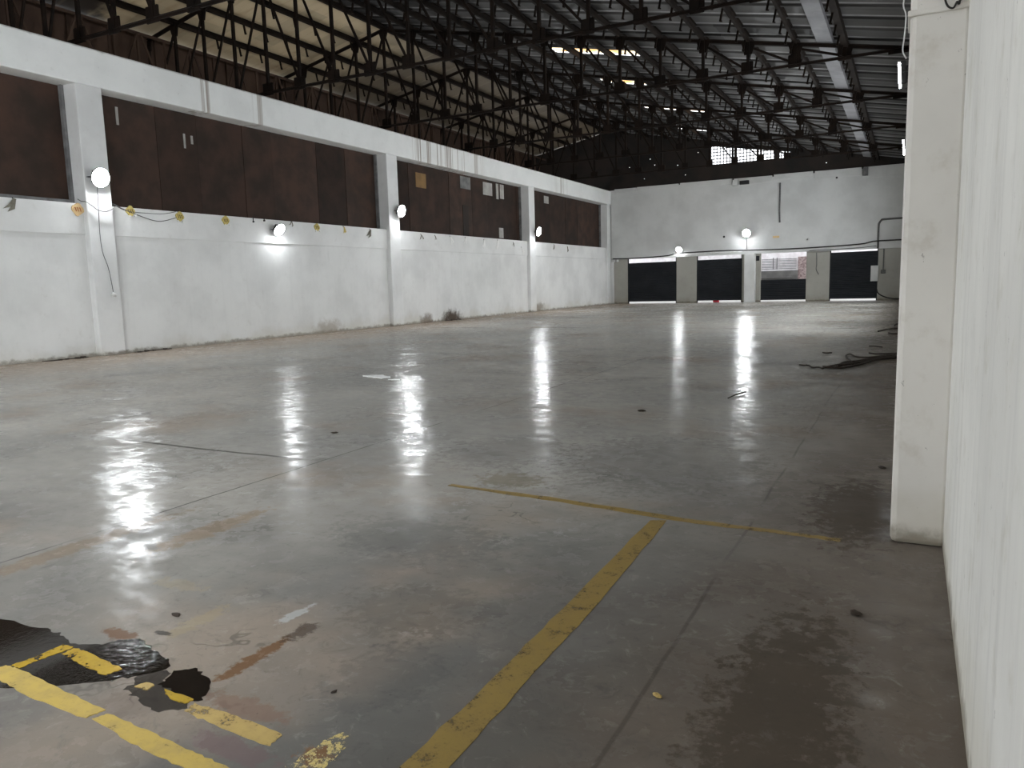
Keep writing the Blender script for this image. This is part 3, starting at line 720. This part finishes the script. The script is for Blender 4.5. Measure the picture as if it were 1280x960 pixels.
wall_box(-2.5, 7.1, .28, .45, .22, 'frame', 'bracket_box', 'grey box at the top of the far wall near the right end', 'junction box')
wall_box(-4.0, 7.08, .10, .10, .08, 'housing', 'socket', 'tiny black socket near the top of the far wall, right of the pipe', 'socket')
t = thing('ceiling_rose', 'small round white fitting on the far wall above the third dock door', 'wall fitting', (-5.52, YF, 3.68))
bm = bmesh.new(); disc(bm, (0, 0, 0), .1, (0, -1, 0), .05, 16, .07); obj('base', bm, 'white', t)
bm = bmesh.new(); disc(bm, (0, -.05, 0), .05, (0, -1, 0), .04, 12, .03); obj('cap', bm, 'frame', t)
t = thing('alarm_button', 'small dark round fitting on the far wall left of the high floodlight', 'wall fitting', (-10.42, YF, 4.1))
bm = bmesh.new(); disc(bm, (0, 0, 0), .07, (0, -1, 0), .06, 14, .055); obj('base', bm, 'housing', t)
o = bxo('tag_label', -7.5, -7.12, YF-.01, YF+.005, 3.86, 3.99, 'tago', None, 0); tag(o, 'small orange label on the far wall above the third dock door', 'label')
t = thing('twin_socket', 'small white twin fitting in the left corner of the far wall under the overhang', 'wall fitting', (-17.55, YF, 2.88))
for s in (-.12, .12):
    bm = bmesh.new(); disc(bm, (s, .0, 0), .09, (0, -1, 0), .1, 12, .05); obj('lamp_cup', bm, 'white', t)

# ------------------------------------------------------------------ tags and cords on the left wall
XB = XS+.035
def rosette(y, z, label, mat, ink, lean=0.0, n=3, w=.26):
    t = thing('wall_tag', label, 'tag', (XB, y, z), (lean, 0, 0), 'yellow tags along the left wall')
    bm = bmesh.new(); pts = []
    for k in range(20):
        a = 2*math.pi*k/20; r = w/2*(1+.10*math.cos(4*a+.6)+random.uniform(-.05, .05)); pts.append((r*math.cos(a), r*math.sin(a)))
    lo = [bm.verts.new((.004+random.uniform(0, .01), p, q)) for p, q in pts]; hi = [bm.verts.new((.022+random.uniform(0, .012), p*.97, q*.97)) for p, q in pts]
    bm.faces.new(lo[::-1]); bm.faces.new(hi)
    for k in range(20): bm.faces.new((lo[k], lo[(k+1) % 20], hi[(k+1) % 20], hi[k]))
    obj('paper', bm, mat, t)
    bm = bmesh.new()
    for k in range(n):      # figure ones
        c = (k-(n-1)/2)*.058
        bar(bm, (.036, c-.012, .045), (.036, c+.012, -.05), .016, .006, Vector((1, 0, 0)))
        bar(bm, (.036, c-.012, .045), (.036, c-.03, .03), .012, .006, Vector((1, 0, 0)))
    obj('number', bm, ink, t)
    if mat == 'tag':
        for k in range(2):
            bm = bmesh.new(); yy = -.07+.15*k+random.uniform(-.03, .03)
            prism(bm, [(0, 0), (.07, .015), (.05, .06), (-.01, .05)], 0, .02)
            for v in bm.verts[-8:]:
                x, y_, z_ = v.co; v.co = Vector((.02+z_+random.uniform(0, .01), yy+x, -.16+y_+random.uniform(-.02, .02)))
            obj('wrapping', bm, 'foil', t)
rosette(11.70, 3.60, 'round orange tag marked 111 beside the nearest left pillar', 'tago', 'inkr', 0, 3, .30)
rosette(13.12, 3.66, 'yellow tag marked with strokes just right of the nearest left pillar', 'tag', 'ink', .1)
rosette(14.62, 3.62, 'yellow tag where the looping cable ends, second right of the nearest pillar', 'tag', 'ink', -.05)
rosette(16.22, 3.61, 'yellow tag third right of the nearest left pillar', 'tag', 'ink', .05)
rosette(20.13, 3.62, 'yellow tag right of the low floodlight on the wall band', 'tag', 'ink', 0)
def torn(y, z, label, mat, s=1.0, k=0):
    t = thing('torn_tag', label, 'tag', (XB, y, z), group='torn tags along the left wall')
    rnd = random.Random(k); s *= 1.5 if mat == 'foil' else 1.15
    bm = bmesh.new()
    for q in range(3 if mat == 'foil' else 2):
        a0 = rnd.uniform(-2.4, -.9); L = .22*s; c, sn = math.cos(a0), math.sin(a0)
        pts = [(0, .02), (L*.55*c-.03*sn, L*.55*sn), (L*c, L*sn), (L*.8*c+.09*s, L*.75*sn), (.05*s, 0)]
        vs = [bm.verts.new((.012+rnd.uniform(0, .03), p, r)) for p, r in pts]; ve = [bm.verts.new(v.co+Vector((.006, 0, 0))) for v in vs]
        bm.faces.new(vs[::-1]); bm.faces.new(ve)
        for i in range(5): bm.faces.new((vs[i], vs[(i+1) % 5], ve[(i+1) % 5], ve[i]))
    obj('paper', bm, mat, t)
    bm = bmesh.new(); bar(bm, (.0, 0, .04), (.03, 0, 0), .012, .012); obj('nail', bm, 'housing', t)
torn(10.2, 3.72, 'torn grey and yellow tag hanging at the far left of the wall band', 'tagdark', 1.3, 3)
torn(18.9, 3.74, 'small torn tag directly above the right edge of the low floodlight', 'tagdark', .7, 5)
torn(21.5, 3.70, 'torn yellow tag left of the grey torn tag by the second pillar', 'tag', .9, 6)
torn(23.0, 3.68, 'torn grey tag close to the left of the second left pillar', 'tagdark', 1.3, 7)
torn(26.35, 3.64, 'torn grey scrap, first right of the second left pillar', 'tagdark', .9, 8)
torn(27.4, 3.64, 'torn grey scrap, second right of the second left pillar', 'tagdark', .7, 9)
torn(28.6, 3.66, 'torn white scrap, third right of the second left pillar', 'foil', 1.1, 10)
torn(29.9, 3.66, 'torn white scrap, fourth right of the second left pillar', 'foil', .9, 11)
torn(31.6, 3.62, 'torn white scrap, fifth right of the second left pillar', 'foil', 1.2, 12)
torn(32.95, 3.66, 'bright white scrap, sixth right of the second left pillar', 'foil', 1.4, 13)
torn(34.6, 3.60, 'torn grey scrap, seventh right of the second left pillar', 'tagdark', .8, 14)
torn(35.5, 3.40, 'torn white scrap hanging low beside the third left pillar', 'foil', 1.2, 15)
torn(39.6, 3.66, 'torn grey scrap, first right of the third left pillar', 'tagdark', 1.1, 16)
torn(41.5, 3.62, 'torn grey scrap, second right of the third left pillar', 'tagdark', 1.2, 17)
t = thing('hanging_cord', 'thin grey cord with a plug hanging down the nearest left pillar', 'cord', (XL, 12.14, 4.2))
bm = bmesh.new(); tube(bm, catmull([(.02, .02, 0), (.02, .0, -.5), (.02, -.03, -1.1), (.02, -.01, -1.6), (.025, .1, -2.0), (.03, .15, -2.4), (.03, .17, -2.63)], 5), .008, 6); obj('cord', bm, 'greycable', t, True)
bm = bmesh.new(); disc(bm, (.03, .14, -2.66), .06, (0, .9, -.4), .10, 12, .04); obj('plug', bm, 'white', t, True)
x0 = XL+.03
cable('cable', [(XB+.02, 11.72, 3.85), (XB+.04, 11.80, 3.80), (x0, 11.82, 3.78), (x0+.02, 11.95, 3.70), (x0+.03, 12.1, 3.6), (x0+.03, 12.3, 3.58), (x0+.02, 12.5, 3.66), (x0, 12.56, 3.72), (XB+.05, 12.58, 3.77), (XB+.03, 12.66, 3.80), (XB+.03, 12.9, 3.70), (XB+.02, 13.3, 3.58), (XB+.02, 13.9, 3.45), (XB+.02, 14.4, 3.55), (XB+.02, 14.7, 3.66)], .010, 'greycable', 'grey cable looping round the nearest left pillar below its floodlight', 'cable')
cable('cable', [(XB+.02, 12.6, 3.82), (XB+.02, 13.0, 3.66), (XB+.02, 13.6, 3.64), (XB+.02, 14.1, 3.66), (XB+.02, 14.5, 3.74)], .008, 'greycable', 'thin grey cable sagging just under the sill beside the nearest pillar', 'cable')
for yv, l in ((17.3, 'thin dark bolt hanging at the sill left of the low floodlight'), (17.75, 'short dark bolt at the sill just left of the low floodlight')):
    t = thing('bolt', l, 'bolt', (XB, yv, 3.70)); bm = bmesh.new(); bar(bm, (.01, 0, .08), (.01, 0, -.06 if yv < 17.5 else 0), .02, .02); obj('shank', bm, 'housing', t)
    bm = bmesh.new(); disc(bm, (.0, 0, -.06 if yv < 17.5 else 0), .03, (1, 0, 0), .03, 10); obj('nut', bm, 'housing', t)

# ------------------------------------------------------------------ right pillar: wires at the top
YP = 4.6
cable('wire', [(.09, YP-.012, 3.0), (.10, YP-.02, 2.88), (.115, YP-.02, 2.83), (.14, YP-.02, 2.815), (.155, YP-.025, 2.84), (.165, YP-.02, 2.83), (.168, YP-.02, 2.86), (.175, YP-.02, 2.845)], .005, 'cable', 'dark bent wire stuck to the top of the near right pillar', 'wire')
cable('wire', [(-.06, YP+.1, 3.05), (-.085, YP+.05, 2.9), (-.07, YP, 2.82), (-.075, YP+.02, 2.72), (-.08, YP+.04, 2.66), (-.062, YP+.05, 2.62)], .0035, 'white', 'pale wire hanging down the left edge of the near right pillar', 'wire')

# ------------------------------------------------------------------ floor markings
def marking(name, poly, mat, label, z=.0022, sub=True):
    bm = bmesh.new(); prism(bm, poly, .0002, z); return tag(obj(name, bm, mat), label, 'floor marking')
def ragged(pts, amp, n=8):
    out = []
    for (a, b) in zip(pts, pts[1:]+pts[:1]):
        for k in range(n):
            t = k/n; out.append((a[0]+(b[0]-a[0])*t+random.uniform(-amp, amp), a[1]+(b[1]-a[1])*t+random.uniform(-amp, amp)))
    return out
marking('floor_marking', ragged([(-1.30, 4.50), (-1.40, 4.46), (-1.375, 3.0), (-1.365, 2.3), (-1.37, 1.5), (-1.23, 1.5), (-1.235, 2.3), (-1.245, 3.0)], .006), 'line', 'long worn yellow floor line running toward the camera from the cross line')
marking('floor_marking', ragged([(-3.05, 4.73), (-2.1, 4.69), (-1.2, 4.585), (-.5, 4.56), (-.3, 4.55), (-.3, 4.50), (-.5, 4.51), (-1.2, 4.51), (-2.1, 4.61), (-3.05, 4.68)], .008), 'line', 'thin worn yellow line crossing the floor toward the right pillar')
marking('floor_marking', ragged([(-3.24, 1.60), (-3.17, 1.61), (-2.85, 1.585), (-2.545, 1.565), (-2.56, 1.50), (-2.9, 1.50), (-3.14, 1.52), (-3.26, 1.53)], .004), 'fresh', 'bright yellow bar at the left edge of the floor, touching the puddle', .0035)
marking('floor_marking', ragged([(-2.53, 1.51), (-2.51, 1.555), (-2.26, 1.545), (-2.04, 1.53), (-1.86, 1.525), (-1.55, 1.51), (-1.55, 1.44), (-1.84, 1.455), (-2.02, 1.46), (-2.27, 1.475)], .004), 'fresh', 'bright yellow bar at the bottom of the view, continuing the bar by the puddle', .0035)
marking('floor_marking', ragged([(-3.22, 1.61), (-3.20, 1.69), (-3.20, 1.82), (-3.13, 1.82), (-3.14, 1.76), (-3.16, 1.68), (-3.16, 1.61)], .004), 'wet', 'wet yellow stripe across the puddle joining the two yellow bars', .0045)
marking('floor_marking', ragged([(-3.12, 1.82), (-3.03, 1.815), (-2.76, 1.79), (-2.78, 1.725), (-2.95, 1.74), (-3.12, 1.76)], .005), 'wet', 'wet yellow bar lying in the puddle', .0045)
marking('floor_marking', ragged([(-2.59, 1.72), (-2.58, 1.76), (-2.53, 1.76), (-2.53, 1.72)], .006, 4), 'faded', 'small yellow patch of paint between the two puddles', .004)
marking('floor_marking', ragged([(-2.47, 1.755), (-2.30, 1.755), (-2.31, 1.72), (-2.41, 1.725)], .005, 5), 'wet', 'short wet yellow dash at the edge of the smaller puddle', .0045)
marking('floor_marking', ragged([(-2.28, 1.74), (-2.1, 1.745), (-1.84, 1.735), (-1.83, 1.66), (-2.1, 1.67), (-2.27, 1.69)], .006), 'faded', 'faded yellow bar right of the smaller puddle')
marking('floor_marking', ragged([(-1.70, 1.58), (-1.69, 1.76), (-1.655, 1.83), (-1.60, 1.81), (-1.58, 1.70), (-1.60, 1.58)], .012, 6), 'flake', 'flaking cream and yellow paint patch at the bottom of the view')

# ------------------------------------------------------------------ puddles
def puddle(poly, mat, label, z=.0028, seed=1):
    rnd = random.Random(seed); out = []
    P = [Vector((x, y, 0)) for x, y in poly]
    for i in range(len(P)):
        a, b, c, d = P[i-1], P[i], P[(i+1) % len(P)], P[(i+2) % len(P)]
        for k in range(4):
            t = k/4; q = .5*((2*b)+(c-a)*t+(2*a-5*b+4*c-d)*t*t+(3*b-a-3*c+d)*t**3); out.append((q.x+rnd.uniform(-.011, .011), q.y+rnd.uniform(-.011, .011)))
    bm = bmesh.new(); prism(bm, out, .0002, z); return tag(obj('puddle', bm, mat), label, 'puddle')
puddle([(-4.1, 1.75), (-3.85, 1.84), (-3.61, 1.86), (-3.43, 1.88), (-3.33, 1.875), (-3.25, 1.85), (-3.14, 1.845), (-3.05, 1.89), (-3.0, 1.97), (-2.93, 1.995), (-2.80, 1.955), (-2.68, 1.93), (-2.60, 1.88), (-2.63, 1.80), (-2.70, 1.745), (-2.75, 1.69), (-2.85, 1.62), (-2.95, 1.555), (-3.1, 1.49), (-3.35, 1.46), (-3.9, 1.5)], 'puddle', 'large dark puddle of dirty water at the left of the floor', .0026, 2)
puddle([(-2.53, 1.83), (-2.55, 1.875), (-2.50, 1.915), (-2.43, 1.905), (-2.33, 1.845), (-2.28, 1.77), (-2.33, 1.745), (-2.46, 1.765), (-2.52, 1.78)], 'puddle', 'smaller dark puddle to the right of the large one', .0026, 3)
puddle([(-2.61, 1.695), (-2.62, 1.74), (-2.66, 1.80), (-2.57, 1.86), (-2.52, 1.79), (-2.44, 1.765), (-2.32, 1.74), (-2.29, 1.70), (-2.36, 1.65), (-2.46, 1.655), (-2.55, 1.675)], 'damp', 'shallow half-dried puddle between the two dark puddles', .0014, 4)

# ------------------------------------------------------------------ scrap on the floor
def scrap(pts, r, label, name='cable', cat='cable', mat='debris', seed=0):
    r *= .62; rnd = random.Random(seed); P = [(x, y, r+.003+rnd.uniform(0, .012)) for x, y in pts]
    P = [(x, y, max(r+.002, z)) for x, y, z in P]
    bm = bmesh.new(); tube(bm, catmull(P, 5), r, 7); return tag(obj(name, bm, mat, None, True), label, cat)
scrap([(-1.61, 13.5), (-1.52, 13.36), (-1.45, 13.38), (-1.37, 13.13), (-1.28, 13.16), (-1.20, 13.0), (-1.17, 13.22), (-1.02, 13.6), (-.75, 14.4), (-.47, 15.03), (-.1, 15.8)], .022, 'dark cable whose wavy end reaches furthest left from the right wall', seed=1)
scrap([(-1.21, 13.1), (-.97, 13.09), (-.9, 13.25), (-.71, 13.72), (-.45, 14.54), (-.12, 14.95)], .03, 'thick dark cable along the near side of the cable bundle', seed=2)
scrap([(-.80, 13.75), (-.87, 14.3), (-.95, 14.76), (-1.01, 15.27), (-.95, 15.5), (-.81, 15.05), (-.55, 15.1), (-.2, 15.7)], .022, 'dark cable folded into a loop on top of the bundle', seed=3)
scrap([(-.65, 15.85), (-.49, 15.7), (-.15, 15.9)], .022, 'short straight cable at the far side of the bundle', seed=4)
scrap([(-1.02, 13.2), (-1.0, 13.6), (-.95, 14.0), (-.78, 14.2)], .024, 'short dark cable stub standing across the bundle', seed=5)
scrap([(-1.0, 13.4), (-.7, 14.0), (-.4, 14.75), (-.1, 15.3)], .035, 'thickest dark cable in the middle of the bundle', seed=6)
scrap([(-1.46, 15.78), (-1.40, 15.70), (-1.29, 15.70)], .024, 'short dark stick lying alone left of the cable bundle', 'stick', 'stick', seed=7)
scrap([(-.71, 17.4), (-.6, 17.28), (-.46, 17.2)], .022, 'short dark stick lying just beyond the cable bundle', 'stick', 'stick', seed=8)
scrap([(-.70, 21.9), (-.55, 22.6), (-.36, 23.1), (-.1, 23.3)], .03, 'dark cable end in the far heap by the right wall', seed=9)
scrap([(-.44, 21.3), (-.33, 21.0), (-.1, 20.9)], .03, 'curved dark cable end in front of the far heap', seed=10)
scrap([(-.35, 24.4), (-.33, 25.0), (-.1, 25.3)], .03, 'dark cable end furthest along the right wall', seed=11)
scrap([(-1.97, 9.5), (-1.93, 9.85), (-1.86, 10.1)], .012, 'thin dark twig in front of the far floodlight reflection', 'twig', 'twig', seed=12)
def clump(x, y, s, label, name, cat, mat, seed, flat=.25):
    rnd = random.Random(seed); bm = bmesh.new(); bmesh.ops.create_icosphere(bm, subdivisions=2, radius=1)
    for v in bm.verts: v.co = Vector((v.co.x*s*rnd.uniform(.7, 1.2), v.co.y*s*.6*rnd.uniform(.7, 1.2), v.co.z*s*flat*rnd.uniform(.7, 1.2)+s*flat))
    m = min(v.co.z for v in bm.verts)
    for v in bm.verts: v.co.z -= m-.0005
    o = obj(name, bm, mat, None, False); o.location = (x, y, 0); o.rotation_euler = (0, 0, rnd.uniform(0, 3)); return tag(o, label, cat)
clump(-.16, 3.52, .035, 'small dark dead leaf on the floor near the right wall', 'dead_leaf', 'leaf', 'debris', 1)
clump(-.14, 6.4, .04, 'dark crumb of dirt beside the near right pillar', 'dirt_clump', 'dirt', 'debris', 2)
clump(-2.70, 8.3, .05, 'small dark lump of dirt out in the middle of the floor', 'dirt_clump', 'dirt', 'debris', 3)
clump(-.76, 2.50, .022, 'tiny yellow flake of paint right of the long yellow line', 'paint_flake', 'paint flake', 'faded', 4)
clump(-3.0, 2.23, .03, 'dark flat scrap behind the large puddle', 'dirt_clump', 'dirt', 'debris', 5, .12)
clump(-1.86, 2.02, .014, 'tiny dark chip on the floor left of the long yellow line', 'dirt_clump', 'dirt', 'debris', 6)
clump(-5.3, 6.0, .04, 'small dark lump near the second floodlight reflection', 'dirt_clump', 'dirt', 'debris', 7)
bm = bmesh.new(); prism(bm, ragged([(-8.3, 10.2), (-8.0, 10.35), (-7.65, 10.15), (-7.75, 10.0), (-8.05, 10.1)], .03, 4), .002, .02); tag(obj('paper_scrap', bm, 'foil'), 'white crumpled paper lying on the open floor left of centre', 'paper')
bm = bmesh.new(); prism(bm, ragged([(-7.55, 9.9), (-7.35, 9.98), (-7.3, 9.9)], .03, 4), .002, .015); tag(obj('paper_scrap', bm, 'foil'), 'tiny scrap of paper right of the white crumpled paper', 'paper')
for i, (y, l) in enumerate(((11.0, 'dark strip of rubble at the wall foot left of the nearest pillar'), (13.4, 'dark rubble at the wall foot right of the nearest pillar'), (28.5, 'dark burnt rubble against the wall under the stained patch'))):
    bm = bmesh.new(); rnd = random.Random(i)
    prism(bm, ragged([(XS+.02, y-.55), (XS+.16, y-.4), (XS+.10, y+.1), (XS+.15, y+.5), (XS+.02, y+.6)], .03, 4), .0, .014)
    for k in range(7):
        cx, cy, s = XS+.1+rnd.uniform(0, .12), y+rnd.uniform(-.5, .5), rnd.uniform(.03, .06)
        box(bm, cx-s*.6, cx+s*.6, cy-s, cy+s, 0, s*.7, .008)
    tag(obj('rubble', bm, 'debris'), l, 'rubble')
